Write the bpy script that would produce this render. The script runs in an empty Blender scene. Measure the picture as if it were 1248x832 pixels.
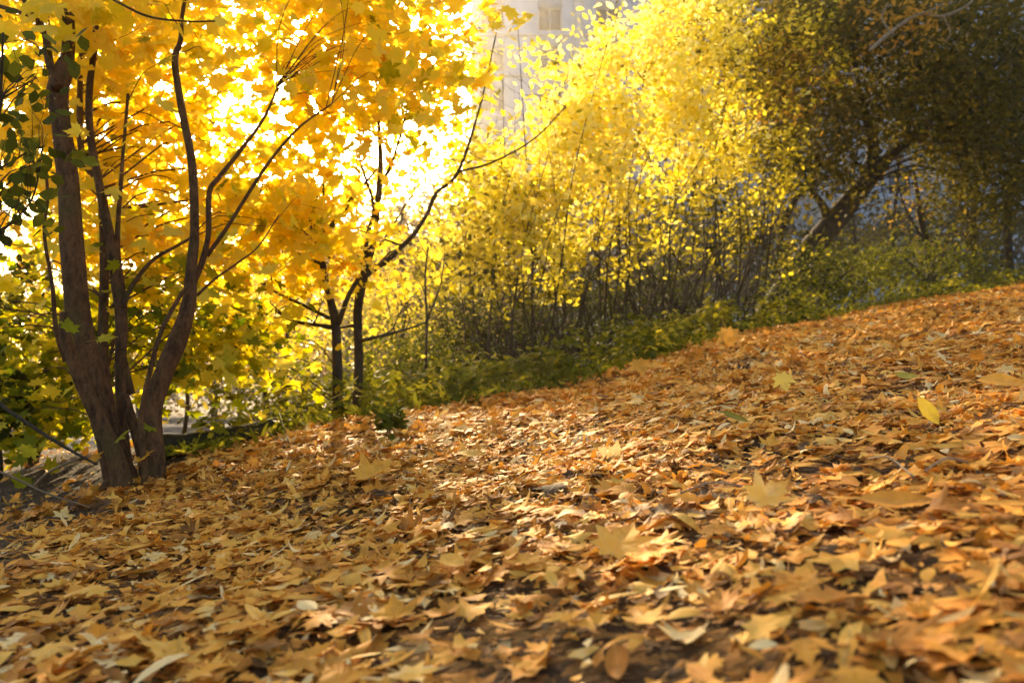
import bpy, math, random
import numpy as np
from mathutils import Vector
R = np.random.RandomState(11)
random.seed(5)
sc = bpy.context.scene
COL = sc.collection
PI = math.pi

# ------------------------------------------------------------------ camera
F = 970.0; CX, CY = 624.0, 416.0
PITCH = math.radians(3.2)
EYE = np.array([0.0, 0.0, 0.47])
cam_d = bpy.data.cameras.new("camera"); cam = bpy.data.objects.new("camera", cam_d); COL.objects.link(cam)
cam_d.lens = F / 1248 * 36; cam_d.sensor_width = 36
cam_d.clip_start = 0.05; cam_d.clip_end = 2000
cam.location = EYE; cam.rotation_euler = (PI / 2 + PITCH, 0, 0)
cam_d.dof.use_dof = True; cam_d.dof.focus_distance = 2.8; cam_d.dof.aperture_fstop = 3.2
sc.camera = cam

def P(px, py, Y):
    """point at depth Y seen at photo pixel (px, py)"""
    dx = (px - CX) / F; dz = (CY - py) / F
    y = math.cos(PITCH) - dz * math.sin(PITCH); z = math.sin(PITCH) + dz * math.cos(PITCH)
    return np.array([dx / y * Y, Y, EYE[2] + z / y * Y])

# ------------------------------------------------------------------ terrain
CR_X = [-12, -4.9, -2.6, -2.1, -1.0, 0.0, 0.75, 1.52, 2.6, 5.4, 7.6, 14]
CR_Y = [8.5, 7.6, 5.6, 4.9, 5.3, 5.8, 6.3, 7.9, 9.6, 11.0, 11.8, 13]
def crest(x): return np.interp(x, CR_X, CR_Y)
def sstep(a, b, v):
    t = np.clip((v - a) / (b - a), 0, 1); return t * t * (3 - 2 * t)
def H(x, y, fine=True):
    x = np.asarray(x, float); y = np.asarray(y, float)
    pl = 0.154 * np.clip(x, -9, 14) + 0.068 * np.clip(y, -8, 16)
    pl = pl - 0.10 * sstep(-1.5, -3.2, x) * sstep(6, 3, y)
    far = -1.55 + 0.10 * np.clip(x, -2, 25) * sstep(40, 10, y)
    s = sstep(0.0, 7.0, y - crest(x) - 0.3)
    s = np.maximum(s, sstep(-9, -16, x))
    z = pl * (1 - s) + far * s
    near = 1 - sstep(14, 22, y)
    z = z + near * (0.030 * np.sin(1.9 * x + 0.7 * y) * np.sin(1.3 * y - 0.6 * x + 1) + 0.018 * np.sin(4.1 * x + 1.3) * np.sin(3.7 * y + .4 * x))
    if fine:
        z = z + near * 0.007 * np.sin(17 * x + 5 * y) * np.sin(13 * y - 6 * x)
    return z

# ------------------------------------------------------------------ materials
def newmat(name):
    m = bpy.data.materials.new(name); m.use_nodes = True
    nt = m.node_tree; nt.nodes.clear()
    out = nt.nodes.new("ShaderNodeOutputMaterial")
    return m, nt, out
def N(nt, t, **kw):
    n = nt.nodes.new(t)
    for k, v in kw.items():
        if k in n.inputs.keys(): n.inputs[k].default_value = v
        else: setattr(n, k, v)
    return n
def ramp(nt, stops, interp='LINEAR'):
    r = nt.nodes.new("ShaderNodeValToRGB"); r.color_ramp.interpolation = interp
    el = r.color_ramp.elements
    while len(el) < len(stops): el.new(0.5)
    for e, (p, c) in zip(el, stops): e.position = p; e.color = (*c, 1)
    return r
def mth(nt, op, a, b=None, c=None, clamp=False):
    n = nt.nodes.new("ShaderNodeMath"); n.operation = op; n.use_clamp = clamp
    for i, v in enumerate((a, b, c)):
        if v is None: continue
        if isinstance(v, (int, float)): n.inputs[i].default_value = v
        else: nt.links.new(v, n.inputs[i])
    return n.outputs[0]

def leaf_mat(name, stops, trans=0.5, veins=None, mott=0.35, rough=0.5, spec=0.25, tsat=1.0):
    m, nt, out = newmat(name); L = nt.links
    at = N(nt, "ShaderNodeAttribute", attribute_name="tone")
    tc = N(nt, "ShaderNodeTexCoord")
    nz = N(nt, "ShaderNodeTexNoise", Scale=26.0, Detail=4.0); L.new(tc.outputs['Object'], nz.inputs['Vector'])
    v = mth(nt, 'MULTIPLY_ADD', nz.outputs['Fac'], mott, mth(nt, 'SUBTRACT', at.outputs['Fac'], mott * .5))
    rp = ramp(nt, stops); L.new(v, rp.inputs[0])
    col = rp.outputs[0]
    bump_h = nz.outputs['Fac']
    if veins:
        uv = N(nt, "ShaderNodeUVMap", uv_map="uv"); sp = N(nt, "ShaderNodeSeparateXYZ"); L.new(uv.outputs[0], sp.inputs[0])
        u = mth(nt, 'SUBTRACT', sp.outputs[0], 0.5); w = mth(nt, 'SUBTRACT', sp.outputs[1], 0.5)
        if veins == 'palm':
            w2 = mth(nt, 'ADD', w, 0.30)
            ang = mth(nt, 'ARCTAN2', u, w2)
            fr = mth(nt, 'ABSOLUTE', mth(nt, 'SUBTRACT', mth(nt, 'FRACT', mth(nt, 'ADD', mth(nt, 'DIVIDE', ang, math.radians(44)), 100.5)), 0.5))
            rad = mth(nt, 'SQRT', mth(nt, 'ADD', mth(nt, 'MULTIPLY', u, u), mth(nt, 'MULTIPLY', w2, w2)))
            d = mth(nt, 'MULTIPLY', fr, rad)
            line = mth(nt, 'SUBTRACT', 1.0, mth(nt, 'DIVIDE', d, 0.016), clamp=True)
            wv = mth(nt, 'ABSOLUTE', mth(nt, 'SINE', mth(nt, 'MULTIPLY', mth(nt, 'SUBTRACT', rad, mth(nt, 'MULTIPLY', fr, .9)), 42.0)))
        else:
            line = mth(nt, 'SUBTRACT', 1.0, mth(nt, 'DIVIDE', mth(nt, 'ABSOLUTE', u), 0.016), clamp=True)
            wv = mth(nt, 'ABSOLUTE', mth(nt, 'SINE', mth(nt, 'MULTIPLY', mth(nt, 'SUBTRACT', w, mth(nt, 'ABSOLUTE', u)), 36.0)))
        side = mth(nt, 'MULTIPLY', mth(nt, 'SUBTRACT', 1.0, mth(nt, 'MULTIPLY', wv, 5.0), clamp=True), 0.35)
        ln = mth(nt, 'MAXIMUM', line, side)
        mx = N(nt, "ShaderNodeMixRGB", blend_type='MIX'); mx.inputs[2].default_value = (.62, .42, .2, 1)
        L.new(mth(nt, 'MULTIPLY', ln, .45), mx.inputs[0]); L.new(col, mx.inputs[1]); col = mx.outputs[0]
        # dark blotches of decay
        n2 = N(nt, "ShaderNodeTexNoise", Scale=9.0, Detail=6.0, Roughness=.7)
        L.new(tc.outputs['Object'], n2.inputs['Vector'])
        sp2 = mth(nt, 'MULTIPLY', mth(nt, 'SUBTRACT', n2.outputs['Fac'], .56), 5.0, clamp=True)
        mx2 = N(nt, "ShaderNodeMixRGB", blend_type='MULTIPLY'); mx2.inputs[2].default_value = (.5, .36, .24, 1)
        L.new(sp2, mx2.inputs[0]); L.new(col, mx2.inputs[1]); col = mx2.outputs[0]
        bump_h = mth(nt, 'ADD', mth(nt, 'MULTIPLY', ln, .8), nz.outputs['Fac'])
    bp = N(nt, "ShaderNodeBump", Strength=0.35, Distance=0.004); L.new(bump_h, bp.inputs['Height'])
    pb = N(nt, "ShaderNodeBsdfPrincipled", Roughness=rough)
    pb.inputs['Specular IOR Level'].default_value = spec
    L.new(col, pb.inputs['Base Color']); L.new(bp.outputs[0], pb.inputs['Normal'])
    tr = N(nt, "ShaderNodeBsdfTranslucent")
    hs = N(nt, "ShaderNodeHueSaturation", Saturation=tsat, Value=1.15); L.new(col, hs.inputs['Color']); L.new(hs.outputs[0], tr.inputs[0])
    mix = N(nt, "ShaderNodeMixShader"); mix.inputs[0].default_value = trans
    L.new(pb.outputs[0], mix.inputs[1]); L.new(tr.outputs[0], mix.inputs[2]); L.new(mix.outputs[0], out.inputs[0])
    return m

def bark_mat(name, c1, c2, scale=14, bump=.6):
    m, nt, out = newmat(name); L = nt.links
    tc = N(nt, "ShaderNodeTexCoord"); mp = N(nt, "ShaderNodeMapping"); mp.inputs['Scale'].default_value = (1, 1, .38)
    L.new(tc.outputs['Object'], mp.inputs[0])
    n1 = N(nt, "ShaderNodeTexNoise", Scale=scale * 2.2, Detail=8.0, Roughness=.65); L.new(mp.outputs[0], n1.inputs['Vector'])
    n2 = N(nt, "ShaderNodeTexNoise", Scale=3.0, Detail=3.0); L.new(tc.outputs['Object'], n2.inputs['Vector'])
    v = mth(nt, 'ADD', mth(nt, 'MULTIPLY', n1.outputs['Fac'], .7), mth(nt, 'MULTIPLY', n2.outputs['Fac'], .3))
    vc = N(nt, "ShaderNodeTexVoronoi", Scale=scale * 3.6); vc.feature = 'DISTANCE_TO_EDGE'
    wn = N(nt, "ShaderNodeTexNoise", Scale=22.0, Detail=4.0); L.new(mp.outputs[0], wn.inputs['Vector'])
    wm = N(nt, "ShaderNodeMixRGB"); wm.inputs[0].default_value = .16; mp2 = N(nt, "ShaderNodeMapping"); mp2.inputs['Scale'].default_value = (1, 1, .3)
    L.new(mp.outputs[0], wm.inputs[1]); L.new(wn.outputs['Color'], wm.inputs[2]); L.new(wm.outputs[0], mp2.inputs[0]); L.new(mp2.outputs[0], vc.inputs['Vector'])
    crack = mth(nt, 'MULTIPLY', mth(nt, 'SUBTRACT', .14, vc.outputs['Distance'], clamp=True), .8)
    v = mth(nt, 'SUBTRACT', v, crack)
    rp = ramp(nt, [(.30, c1), (.62, c2)]); L.new(v, rp.inputs[0])
    n3 = N(nt, "ShaderNodeTexNoise", Scale=5.0, Detail=5.0); L.new(tc.outputs['Object'], n3.inputs['Vector'])
    mf = mth(nt, 'MULTIPLY', mth(nt, 'SUBTRACT', n3.outputs['Fac'], .55), 4, clamp=True)
    mx = N(nt, "ShaderNodeMixRGB"); mx.inputs[2].default_value = (.07, .075, .02, 1)
    L.new(mth(nt, 'MULTIPLY', mf, .5), mx.inputs[0]); L.new(rp.outputs[0], mx.inputs[1])
    bp = N(nt, "ShaderNodeBump", Strength=bump, Distance=.012); L.new(v, bp.inputs['Height'])
    pb = N(nt, "ShaderNodeBsdfPrincipled", Roughness=.85); pb.inputs['Specular IOR Level'].default_value = .2
    L.new(mx.outputs[0], pb.inputs['Base Color']); L.new(bp.outputs[0], pb.inputs['Normal']); L.new(pb.outputs[0], out.inputs[0])
    return m

def plain_mat(name, c, rough=.7, nscale=6, var=.25, bump=.2, spec=.3):
    m, nt, out = newmat(name); L = nt.links
    tc = N(nt, "ShaderNodeTexCoord")
    n1 = N(nt, "ShaderNodeTexNoise", Scale=float(nscale), Detail=7.0, Roughness=.6); L.new(tc.outputs['Object'], n1.inputs['Vector'])
    a = tuple(x * (1 - var) for x in c); b = tuple(min(1, x * (1 + var)) for x in c)
    rp = ramp(nt, [(.3, a), (.7, b)]); L.new(n1.outputs['Fac'], rp.inputs[0])
    bp = N(nt, "ShaderNodeBump", Strength=bump, Distance=.01); L.new(n1.outputs['Fac'], bp.inputs['Height'])
    pb = N(nt, "ShaderNodeBsdfPrincipled", Roughness=rough); pb.inputs['Specular IOR Level'].default_value = spec
    L.new(rp.outputs[0], pb.inputs['Base Color']); L.new(bp.outputs[0], pb.inputs['Normal']); L.new(pb.outputs[0], out.inputs[0])
    return m

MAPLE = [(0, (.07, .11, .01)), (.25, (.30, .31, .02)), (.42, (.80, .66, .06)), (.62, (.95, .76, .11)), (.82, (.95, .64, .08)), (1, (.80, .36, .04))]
LEMON = [(0, (.03, .032, .006)), (.32, (.20, .17, .014)), (.55, (.76, .62, .04)), (.82, (.90, .78, .10)), (1, (.92, .84, .32))]
OLIVE = [(0, (.03, .034, .006)), (.5, (.13, .105, .014)), (.8, (.22, .15, .02)), (1, (.65, .36, .05))]
GREEN = [(0, (.03, .032, .005)), (.5, (.115, .125, .010)), (.85, (.30, .27, .02)), (1, (.5, .42, .04))]
DRY = [(0, (.05, .022, .008)), (.18, (.20, .08, .016)), (.38, (.56, .22, .030)), (.62, (.82, .385, .05)), (.82, (.84, .48, .09)), (1, (.85, .66, .32))]
YEL = [(0, (.5, .36, .05)), (.5, (.78, .56, .05)), (1, (.85, .72, .2))]
M = dict(
    maple=leaf_mat("maple_foliage", MAPLE, spec=.10, rough=.7, trans=.55, mott=.22, tsat=1.05),
    lemon=leaf_mat("yellow_foliage", LEMON, spec=.10, rough=.7, trans=.62, mott=.25, tsat=1.0),
    woods=leaf_mat("far_foliage", [(0, (.04, .035, .015)), (.4, (.13, .09, .03)), (.65, (.42, .24, .08)), (1, (.6, .36, .12))], trans=.25, mott=.3),
    olive=leaf_mat("olive_foliage", OLIVE, spec=.10, rough=.7, trans=.5, mott=.3),
    green=leaf_mat("green_foliage", GREEN, spec=.10, rough=.7, trans=.4, mott=.25),
    dry=leaf_mat("dry_maple_leaf", DRY, trans=.18, veins='palm', mott=.45, rough=.65, spec=.15),
    dryoval=leaf_mat("dry_oval_leaf", DRY, trans=.18, veins='mid', mott=.4, rough=.65, spec=.15),
    yellow=leaf_mat("yellow_fallen_leaf", YEL, trans=.4, veins='palm', mott=.3, rough=.5),
    yellowoval=leaf_mat("yellow_oval_leaf", YEL, trans=.4, veins='mid', mott=.3, rough=.5),
    greenfallen=leaf_mat("green_fallen_leaf", GREEN, trans=.3, veins='mid', mott=.3, rough=.5),
    bark=bark_mat("brown_bark", (.030, .015, .007), (.17, .082, .034), scale=16, bump=1.0),
    dark=bark_mat("dark_bark", (.022, .016, .010), (.07, .05, .032), scale=10),
    pale=bark_mat("pale_and_sunlit_bark", (.16, .12, .08), (.36, .29, .2)),
    twig=plain_mat("twig_bark", (.17, .11, .06), nscale=30),
    wall=plain_mat("pale_render", (.38, .43, .52), nscale=.8, var=.16, rough=.9),
    rib=plain_mat("pale_concrete", (.42, .41, .40), nscale=2, var=.1, rough=.9),
    glass=plain_mat("dark_glass", (.06, .065, .075), rough=.12, var=.2, nscale=.7, bump=0, spec=.6),
    frame=plain_mat("window_paint", (.5, .5, .5), rough=.5),
    roof=plain_mat("roof_felt", (.08, .08, .085), rough=.9),
    moss=bark_mat("mossy_bark", (.02, .016, .01), (.06, .055, .022)),
    stone=plain_mat("grey_stone", (.25, .24, .22), nscale=12),
)

# ground: dark humus with trodden leaf crumbs
gm, nt, out = newmat("forest_floor"); L = nt.links
tc = N(nt, "ShaderNodeTexCoord")
n1 = N(nt, "ShaderNodeTexNoise", Scale=7.0, Detail=9.0, Roughness=.7); L.new(tc.outputs['Object'], n1.inputs['Vector'])
vo = N(nt, "ShaderNodeTexVoronoi", Scale=34.0, Randomness=1.0); vo.feature = 'F1'
nzv = N(nt, "ShaderNodeTexNoise", Scale=14.0, Detail=3.0); L.new(tc.outputs['Object'], nzv.inputs['Vector'])
mxv = N(nt, "ShaderNodeMixRGB"); mxv.inputs[0].default_value = .12
L.new(tc.outputs['Object'], mxv.inputs[1]); L.new(nzv.outputs['Color'], mxv.inputs[2]); L.new(mxv.outputs[0], vo.inputs['Vector'])
sv = N(nt, "ShaderNodeSeparateColor"); L.new(vo.outputs['Color'], sv.inputs[0])
rp = ramp(nt, [(0, (.05, .028, .012)), (.4, (.12, .06, .02)), (.7, (.30, .14, .035)), (1, (.5, .27, .08))]); L.new(sv.outputs[0], rp.inputs[0])
rs = ramp(nt, [(.35, (.03, .02, .012)), (.7, (.075, .05, .03))]); L.new(n1.outputs['Fac'], rs.inputs[0])
at = N(nt, "ShaderNodeAttribute", attribute_name="litter")
mg = N(nt, "ShaderNodeMixRGB"); L.new(mth(nt, 'MULTIPLY', at.outputs['Fac'], .85), mg.inputs[0]); L.new(rs.outputs[0], mg.inputs[1]); L.new(rp.outputs[0], mg.inputs[2])
hh = mth(nt, 'ADD', mth(nt, 'MULTIPLY', sv.outputs[1], .6), mth(nt, 'SUBTRACT', n1.outputs['Fac'], vo.outputs['Distance']))
bp = N(nt, "ShaderNodeBump", Strength=.9, Distance=.02); L.new(hh, bp.inputs['Height'])
pb = N(nt, "ShaderNodeBsdfPrincipled", Roughness=.9); pb.inputs['Specular IOR Level'].default_value = .15
L.new(mg.outputs[0], pb.inputs['Base Color']); L.new(bp.outputs[0], pb.inputs['Normal']); L.new(pb.outputs[0], out.inputs[0])
M['ground'] = gm
# damp asphalt
rm, nt, out = newmat("damp_asphalt"); L = nt.links
tc = N(nt, "ShaderNodeTexCoord"); mp = N(nt, "ShaderNodeMapping"); mp.inputs['Scale'].default_value = (.12, .5, 1); L.new(tc.outputs['Object'], mp.inputs[0])
n1 = N(nt, "ShaderNodeTexNoise", Scale=1.6, Detail=6.0, Roughness=.6); L.new(mp.outputs[0], n1.inputs['Vector'])
rp = ramp(nt, [(.36, (.3, .3, .3)), (.5, (.9, .9, .9))]); L.new(n1.outputs['Fac'], rp.inputs[0])
n2 = N(nt, "ShaderNodeTexNoise", Scale=60.0, Detail=4.0); L.new(tc.outputs['Object'], n2.inputs['Vector'])
rc = ramp(nt, [(.3, (.035, .038, .045)), (.7, (.07, .074, .085))]); L.new(n2.outputs['Fac'], rc.inputs[0])
bp = N(nt, "ShaderNodeBump", Strength=.3, Distance=.01); L.new(n2.outputs['Fac'], bp.inputs['Height'])
pb = N(nt, "ShaderNodeBsdfPrincipled"); pb.inputs['Roughness'].default_value = .6; rq = ramp(nt, [(.56, (0, 0, 0)), (.64, (.10, .10, .10))]); L.new(n1.outputs['Fac'], rq.inputs[0]); L.new(rq.outputs[0], pb.inputs['Specular IOR Level']); L.new(rc.outputs[0], pb.inputs['Base Color'])
L.new(bp.outputs[0], pb.inputs['Normal']); L.new(pb.outputs[0], out.inputs[0])
M['road'] = rm

# ------------------------------------------------------------------ object helpers
def link(o, parent=None):
    COL.objects.link(o)
    if parent is not None:
        o.parent = parent
        o.matrix_parent_inverse = parent.matrix_world.inverted() if parent.type != 'EMPTY' else __import__('mathutils').Matrix.Translation(-parent.location)
    return o
def tag(o, label=None, cat=None, group=None, kind=None):
    if label: o['label'] = label
    if cat: o['category'] = cat
    if group: o['group'] = group
    if kind: o['kind'] = kind
    return o
def empty(name, loc):
    o = bpy.data.objects.new(name, None); o.location = tuple(float(v) for v in loc); o.empty_display_size = .1
    COL.objects.link(o); return o
def mesh_np(name, V, faces_flat, sizes, mat, smooth=True, tone=None, uv=None, extra=None):
    me = bpy.data.meshes.new(name)
    V = np.asarray(V, np.float32); ff = np.asarray(faces_flat, np.int32); sizes = np.asarray(sizes, np.int32)
    me.vertices.add(len(V)); me.vertices.foreach_set("co", V.ravel())
    me.loops.add(len(ff)); me.loops.foreach_set("vertex_index", ff)
    me.polygons.add(len(sizes))
    st = np.concatenate([[0], np.cumsum(sizes)[:-1]]).astype(np.int32)
    me.polygons.foreach_set("loop_start", st); me.polygons.foreach_set("loop_total", sizes)
    if smooth: me.polygons.foreach_set("use_smooth", np.ones(len(sizes), bool))
    if tone is not None:
        a = me.attributes.new("tone", 'FLOAT', 'POINT'); a.data.foreach_set("value", np.asarray(tone, np.float32))
    if extra is not None:
        a = me.attributes.new("litter", 'FLOAT', 'POINT'); a.data.foreach_set("value", np.asarray(extra, np.float32))
    if uv is not None:
        u = me.uv_layers.new(name="uv"); u.data.foreach_set("uv", np.asarray(uv, np.float32)[ff].ravel())
    me.materials.append(mat)
    me.update(calc_edges=True); me.validate()
    return me

class MB:
    """collects polygons into one mesh"""
    def __init__(s): s.v = []; s.f = []; s.n = 0
    def add(s, verts, faces):
        s.v.append(np.asarray(verts, float)); s.f += [[i + s.n for i in f] for f in faces]; s.n += len(verts)
    def box(s, x0, x1, y0, y1, z0, z1):
        v = [(x, y, z) for z in (z0, z1) for y in (y0, y1) for x in (x0, x1)]
        s.add(v, [(0, 2, 3, 1), (4, 5, 7, 6), (0, 1, 5, 4), (2, 6, 7, 3), (0, 4, 6, 2), (1, 3, 7, 5)])
    def tube(s, pts, rad, sides=8, rough=0.0, cap=True):
        pts = np.asarray(pts, float); rad = np.asarray(rad, float); n = len(pts)
        T = np.gradient(pts, axis=0); T /= np.linalg.norm(T, axis=1)[:, None] + 1e-9
        ref = np.array([0, 1, .13]) if abs(T[0][1]) < .8 else np.array([1, 0, .1])
        vs = []
        ph = R.rand() * 6
        for i in range(n):
            a = np.cross(T[i], ref); a /= np.linalg.norm(a) + 1e-9; b = np.cross(T[i], a)
            for k in range(sides):
                t = 2 * PI * k / sides
                r = rad[i] * (1 + rough * (math.sin(3 * t + i * .35 + ph) * .6 + math.sin(2 * t - i * .8) * .4))
                vs.append(pts[i] + r * (math.cos(t) * a + math.sin(t) * b))
        fs = [(i * sides + k, i * sides + (k + 1) % sides, (i + 1) * sides + (k + 1) % sides, (i + 1) * sides + k) for i in range(n - 1) for k in range(sides)]
        if cap:
            fs.append(tuple(range(sides))[::-1]); fs.append(tuple((n - 1) * sides + k for k in range(sides)))
        s.add(vs, fs)
    def build(s, name, mat, parent=None, smooth=True):
        V = np.concatenate(s.v); me = mesh_np(name, V, [i for f in s.f for i in f], [len(f) for f in s.f], mat, smooth)
        o = bpy.data.objects.new(name, me); return link(o, parent)

def spline(pts, n=6):
    """Catmull-Rom through rows [x,y,z,r]"""
    p = np.asarray(pts, float)
    if len(p) < 3:
        t = np.linspace(0, 1, n)[:, None]; return p[0] * (1 - t) + p[-1] * t
    q = np.vstack([2 * p[0] - p[1], p, 2 * p[-1] - p[-2]]); out = []
    for i in range(len(p) - 1):
        for t in np.linspace(0, 1, n, endpoint=False):
            a, b, c, d = q[i:i + 4]
            out.append(.5 * ((2 * b) + (c - a) * t + (2 * a - 5 * b + 4 * c - d) * t * t + (3 * b - a - 3 * c + d) * t ** 3))
    out.append(p[-1]); out = np.array(out); out[:, 3] = np.maximum(out[:, 3], .0008); return out

def stem_px(pts, Y, dY=0.0, sides=10):
    """pts: (px, py, width_px[, dY]); traced stem standing at depth Y, leaning dY over its length"""
    rows = []
    for i, p in enumerate(pts):
        y = Y + dY * i / max(1, len(pts) - 1) + (p[3] if len(p) > 3 else 0)
        c = P(p[0], p[1], y); rows.append([*c, p[2] * .5 * y / F])
    s = spline(rows, 6)
    return s

# ------------------------------------------------------------------ leaf templates
half = [(0, -.3), (.20, -.42), (.26, -.24), (.50, -.18), (.36, -.02), (.46, .10), (.60, .30), (.38, .26), (.20, .16), (.24, .38), (.13, .42), (0, .66)]
outl = half + [(-x, y) for x, y in half[-2:0:-1]]
ctr = (0, -.06)
def maple_template(ring=False, stalk=True):
    o = np.array(outl); n = len(o); c = np.array(ctr)
    if ring:
        mid = c + (o - c) * .55; V = np.vstack([[c], mid, o])
        f = [(0, 1 + i, 1 + (i + 1) % n) for i in range(n)] + [(1 + i, 1 + n + i, 1 + n + (i + 1) % n, 1 + (i + 1) % n) for i in range(n)]
    else:
        V = np.vstack([[c], o]); f = [(0, 1 + i, 1 + (i + 1) % n) for i in range(n)]
    if stalk:
        k = len(V); V = np.vstack([V, [(-.012, -.28), (.012, -.28), (.05, -.62), (.066, -.62), (.02, -.95), (.032, -.95)]])
        f += [(k, k + 2, k + 3, k + 1), (k + 2, k + 4, k + 5, k + 3)]
    return V, f
def oval_template(w=.24, fine=False):
    if fine:
        ys = [-.5, -.36, -.18, 0, .18, .34, .5]; ws = [.01, w * .62, w * .95, w, w * .84, w * .48, .005]
        V = []; f = []
        for y, q in zip(ys, ws): V += [(-q, y), (-q * .5, y), (0, y), (q * .5, y), (q, y)]
        for i in range(len(ys) - 1):
            for k in range(4): a = i * 5 + k; f.append((a, a + 1, a + 6, a + 5))
        k = len(V); V += [(-.008, -.5), (.008, -.5), (.02, -.72), (.035, -.72)]; f.append((k, k + 2, k + 3, k + 1))
        return np.array(V), f
    V = [(0, -.5), (-w, -.12), (-w * .75, .22), (0, .5), (w * .75, .22), (w, -.12)]
    return np.array(V), [(0, 3, 2, 1), (0, 5, 4, 3)]
def strip_template():
    V = []; f = []
    ys = np.linspace(-.5, .5, 6); ws = [.03, .07, .085, .08, .05, .01]
    for y, q in zip(ys, ws): V += [(-q, y), (q, y)]
    for i in range(5): f.append((2 * i, 2 * i + 1, 2 * i + 3, 2 * i + 2))
    return np.array(V), f
def shard_template():
    a = np.array([0, .7, 1.3, 2.1, 2.9, 3.6, 4.4, 5.3]); r = np.array([.5, .34, .46, .3, .48, .4, .28, .42])
    V = np.vstack([[(0, 0)], np.c_[np.cos(a) * r, np.sin(a) * r * .7]]); return V, [(0, 1 + i, 1 + (i + 1) % 8) for i in range(8)]
T_MAPLE = maple_template(False, False); T_MAPLE_ST = maple_template(False, True); T_MAPLE_F = maple_template(True, True)
T_OVAL = oval_template(); T_OVAL_F = oval_template(.24, True); T_NARROW_F = oval_template(.15, True); T_STRIP = strip_template(); T_SHARD = shard_template(); T_ROUND = oval_template(.36)

def leaf_verts(tpl, pos, nrm, size, k1, k2, yaw=None, fold=None, wav=None):
    """every leaf: template rolled along an axis, yawed and turned so that its normal is nrm"""
    V, _ = tpl; m = len(pos); size = np.broadcast_to(size, (m,)); 
    yaw = R.rand(m) * 2 * PI if yaw is None else yaw
    ph = R.rand(m) * PI
    c, s = np.cos(ph)[:, None], np.sin(ph)[:, None]
    a = V[None, :, 0] * c + V[None, :, 1] * s; b = -V[None, :, 0] * s + V[None, :, 1] * c
    K = np.where(np.abs(k1) < 1e-3, 1e-3, k1)[:, None]
    a2 = np.sin(K * a) / K; z = (1 - np.cos(K * a)) / K + k2[:, None] * b * b
    if fold is not None: z = z + fold[:, None] * np.abs(V[None, :, 0])
    if wav is not None: z = z + wav[:, None] * np.sin(9 * a + ph[:, None] * 5) * np.cos(8 * b)
    u = a2 * c - b * s; v = a2 * s + b * c
    cy, sy = np.cos(yaw)[:, None], np.sin(yaw)[:, None]
    u, v = u * cy - v * sy, u * sy + v * cy
    n = nrm / np.linalg.norm(nrm, axis=1)[:, None]
    t = np.cross(n, np.array([0.0, 1.0, 0.0]) + 0 * n + R.normal(0, .05, (m, 3))); t /= np.linalg.norm(t, axis=1)[:, None]
    w = np.cross(n, t)
    W = u[..., None] * t[:, None] + v[..., None] * w[:, None] + z[..., None] * n[:, None]
    return pos[:, None] + W * size[:, None, None]

class LB:
    """collects leaves of several templates"""
    def __init__(s): s.V = []; s.f = []; s.s = []; s.t = []; s.uv = []; s.n = 0
    def add(s, tpl, pos, nrm, size, tone, curl=.6, curl2=.2, **kw):
        pos = np.asarray(pos, float); m = len(pos)
        if m == 0: return
        k1 = R.normal(0, curl, m); k2 = R.normal(0, curl2, m)
        W = leaf_verts(tpl, pos, nrm, size, k1, k2, **kw); nv = W.shape[1]
        fl = np.array([i for f in tpl[1] for i in f]); sz = np.array([len(f) for f in tpl[1]])
        s.V.append(W.reshape(-1, 3)); s.f.append((fl[None] + (np.arange(m) * nv)[:, None] + s.n).ravel()); s.s.append(np.tile(sz, m))
        s.t.append(np.repeat(np.clip(tone, 0, 1), nv)); s.uv.append(np.tile(tpl[0] + .5, (m, 1))); s.n += m * nv
    def build(s, name, mat, parent=None):
        if not s.V: return None
        me = mesh_np(name, np.concatenate(s.V), np.concatenate(s.f), np.concatenate(s.s), mat, True, np.concatenate(s.t), np.concatenate(s.uv))
        return link(bpy.data.objects.new(name, me), parent)

def clumps_px(regions):
    """regions: (px, py, rx, ry, Y0, Y1, n, tone). Random clump centres, in world space, with a tone each"""
    C = []; T = []
    for (px, py, rx, ry, Y0, Y1, n, tone) in regions:
        k = 0
        while k < n:
            a, b = R.uniform(-1, 1, 2)
            if a * a + b * b > 1: continue
            Y = R.uniform(Y0, Y1); C.append(P(px + a * rx, py + b * ry, Y)); T.append(tone + R.normal(0, .08)); k += 1
    return np.array(C), np.array(T)
def holes(C, T, hs):
    """keep gaps in a crown: drop clumps whose centre falls in (px, py, rx, ry)"""
    y = C[:, 1]; cp, sp = math.cos(PITCH), math.sin(PITCH)
    zc = C[:, 2] - EYE[2]; d = y * cp + zc * sp; h = -y * sp + zc * cp
    px = CX + F * C[:, 0] / d; py = CY - F * h / d
    keep = np.ones(len(C), bool)
    for (a, b, rx, ry) in hs: keep &= ((px - a) / rx) ** 2 + ((py - b) / ry) ** 2 > 1
    return C[keep], T[keep]
def fill(lb, tpl, C, T, per, rad, flat, size, dsize=.2, tilt=.7, tvar=.08, curl=.5):
    n = len(C) * per
    idx = np.repeat(np.arange(len(C)), per)
    off = R.normal(0, 1, (n, 3)) * rad * np.array([1, 1, flat])
    # sprays tip each its own way
    tip = R.normal(0, .35, (len(C), 2))[idx]
    off[:, 2] += off[:, 0] * tip[:, 0] + off[:, 1] * tip[:, 1]
    pos = C[idx] + off
    nr = np.c_[R.normal(0, tilt, n) - tip[:, 0], R.normal(0, tilt, n) - tip[:, 1], np.ones(n)]
    sz = size * np.clip(1 + R.normal(0, dsize, n), .4, 1.7)
    lb.add(tpl, pos, nr, sz, T[idx] + R.normal(0, tvar, n), curl=curl)
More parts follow.
